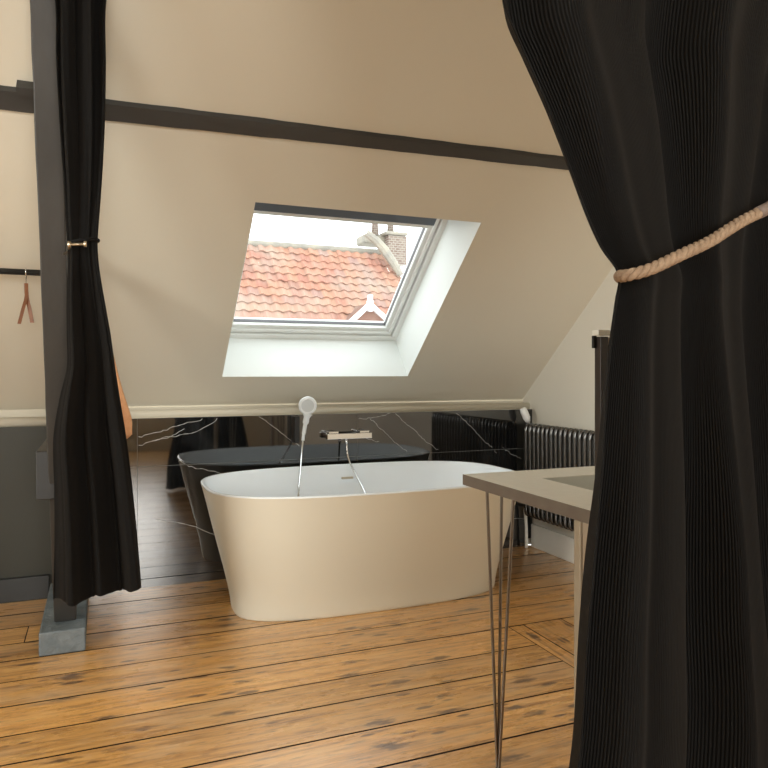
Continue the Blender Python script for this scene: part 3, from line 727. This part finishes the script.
# ------------------------------------------------------------------ neighbouring roof seen through the skylight
nb = empty('neighbouring_house', (2, 13, -4), 'neighbouring house with a weathered red pantile roof outside the skylight', 'house')
ry0, rz0 = 12.6, 3.44
tw_, th_ = .185, .205
bm = bmesh.new(); tone = bm.faces.layers.float.new('board'); rng = random.Random(11)
ca = math.sqrt(.5)
rowsN = 22
patch = lambda x, r: .5+.5*math.sin(x*1.3+r*.35)*math.cos(r*.5-x*.6)
for r in range(rowsN):
    s0_, s1_ = r*th_, (r+1)*th_+.03
    xe = 5.05+r*.035
    x = -2.0+rng.uniform(-.02, .02)
    while x < xe:
        tv = min(1, max(0, .55*rng.random()+.45*patch(x, r))); jz = rng.uniform(-.006, .006)
        prev = None; n = 6
        for k in range(n+1):
            a = k/n; xx = x+a*tw_; hgt = .018*math.sin(2*PI*a)+jz
            p0 = Vector((xx, ry0-s0_*ca, rz0-s0_*ca)); p1 = Vector((xx, ry0-s1_*ca, rz0-s1_*ca))
            up = Vector((0, -ca, ca))
            v0_ = bm.verts.new(p0+up*(hgt)); v1_ = bm.verts.new(p1+up*(hgt+.026)); v2_ = bm.verts.new(p1+up*(hgt+.004))
            if prev:
                for q in ((prev[0], v0_, v1_, prev[1]), (prev[1], v1_, v2_, prev[2])):
                    f = bm.faces.new(q[::-1]); f[tone] = tv
            prev = (v0_, v1_, v2_)
        x += tw_
roof = link('tiled_roof', bm, [M_tile], nb)
bm = bmesh.new()
tube(bm, [(-2, ry0+.02, rz0+.02), (5.1, ry0+.02, rz0+.0)], .07, 10); link('ridge_tiles', bm, [M_stone], nb, smooth=True)
bm = bmesh.new(); box(bm, (-2, ry0-3.2, -4), (5.0, ry0+3.2, .4)); 
quad(bm, [(-2, ry0+.05, rz0-.05), (5.05, ry0+.05, rz0-.05), (5.05, ry0+3.2, rz0-3.25), (-2, ry0+3.2, rz0-3.25)])
quad(bm, [(-2, ry0, rz0-.06), (-2, ry0-3.2, rz0-3.26), (5.0, ry0-3.2, rz0-3.26), (5.0, ry0, rz0-.06)])
for x in (-2, 5.0): f = bm.faces.new([bm.verts.new(p) for p in ((x, ry0-3.2, .3), (x, ry0+3.2, .3), (x, ry0, rz0-.07))])
link('wall', bm, [M_stone], nb)
# chimney and coping
def ub(u0, v0, u1, v1, Y, dep):
    a = atY(u0, v0, Y); b = atY(u1, v1, Y); return ((a.x, Y, b.z), (b.x, Y+dep, a.z))
ch = link('chimney', B(ub(388, 234, 406, 264, 12.55, .5)), [M_brick], nb)
link('chimney_cap', B(ub(385, 229.5, 408, 234.5, 12.5, .6)), [M_stone], ch, bevel=.03)
for u in (374.5, 390):
    a = atY(u, 232, 12.8); bm = bmesh.new(); tube(bm, [(a.x, 12.8, a.z-.05), (a.x, 12.8, a.z+.18), (a.x, 12.8, a.z+.19)], [.075, .06, .075], 14); link('chimney_pot', bm, [M_brick], ch, smooth=True)
bm = B(ub(364, 232, 386, 243, 12.75, .5)); link('chimney_shoulder', bm, [M_stone], ch, bevel=.04)
bm = bmesh.new()
cp = [atY(366, 232, 12.4), atY(376, 240, 12.35), atY(384, 249, 12.3), atY(393, 262, 12.1), atY(400, 274, 12.0)]
tube(bm, cp, [.07, .08, .09, .08, .06], 8); link('stone_coping', bm, [M_stone], ch)
# small gable
Yg = 10.7
ap, gl, gr = atY(370, 303, Yg), atY(346, 325, Yg), atY(394, 325, Yg)
def bar(bm, a, b, w, d):
    a, b = Vector(a), Vector(b); t = (b-a).normalized(); nn = Vector((-t.z, 0, t.x))*w/2
    vs = [bm.verts.new(p+Vector((0, y, 0))) for y in (0, d) for p in (a-nn, b-nn, b+nn, a+nn)]
    for f in [(0,1,2,3),(7,6,5,4),(0,4,5,1),(1,5,6,2),(2,6,7,3),(3,7,4,0)]: bm.faces.new([vs[i] for i in f])
bm = bmesh.new()
for e in (gl, gr):
    quad(bm, [ap+Vector((0, .05, .02)), e+Vector((0, .05, .02)), e+Vector((0, 1.0, .02)), ap+Vector((0, 1.0, .02))])
f = quad(bm, [gl+Vector((0, .06, -.9)), gr+Vector((0, .06, -.9)), gr+Vector((0, .06, 0)), gl+Vector((0, .06, 0))]); bm.faces.new([bm.verts.new(p+Vector((0, .06, 0))) for p in (gl, gr, ap)])
gb = link('dormer', bm, [M_tile], nb)
bm = bmesh.new(); bar(bm, ap, gl, .075, .06); link('bargeboard', bm, [M_ext], gb)
bm = bmesh.new(); bar(bm, ap, gr, .075, .06); link('bargeboard', bm, [M_ext], gb)
bm = bmesh.new(); box(bm, (ap.x-.035, Yg-.02, ap.z-.12), (ap.x+.035, Yg+.05, ap.z+.15)); box(bm, (ap.x-.05, Yg-.03, ap.z+.02), (ap.x+.05, Yg+.06, ap.z+.05)); link('finial', bm, [M_ext], gb)
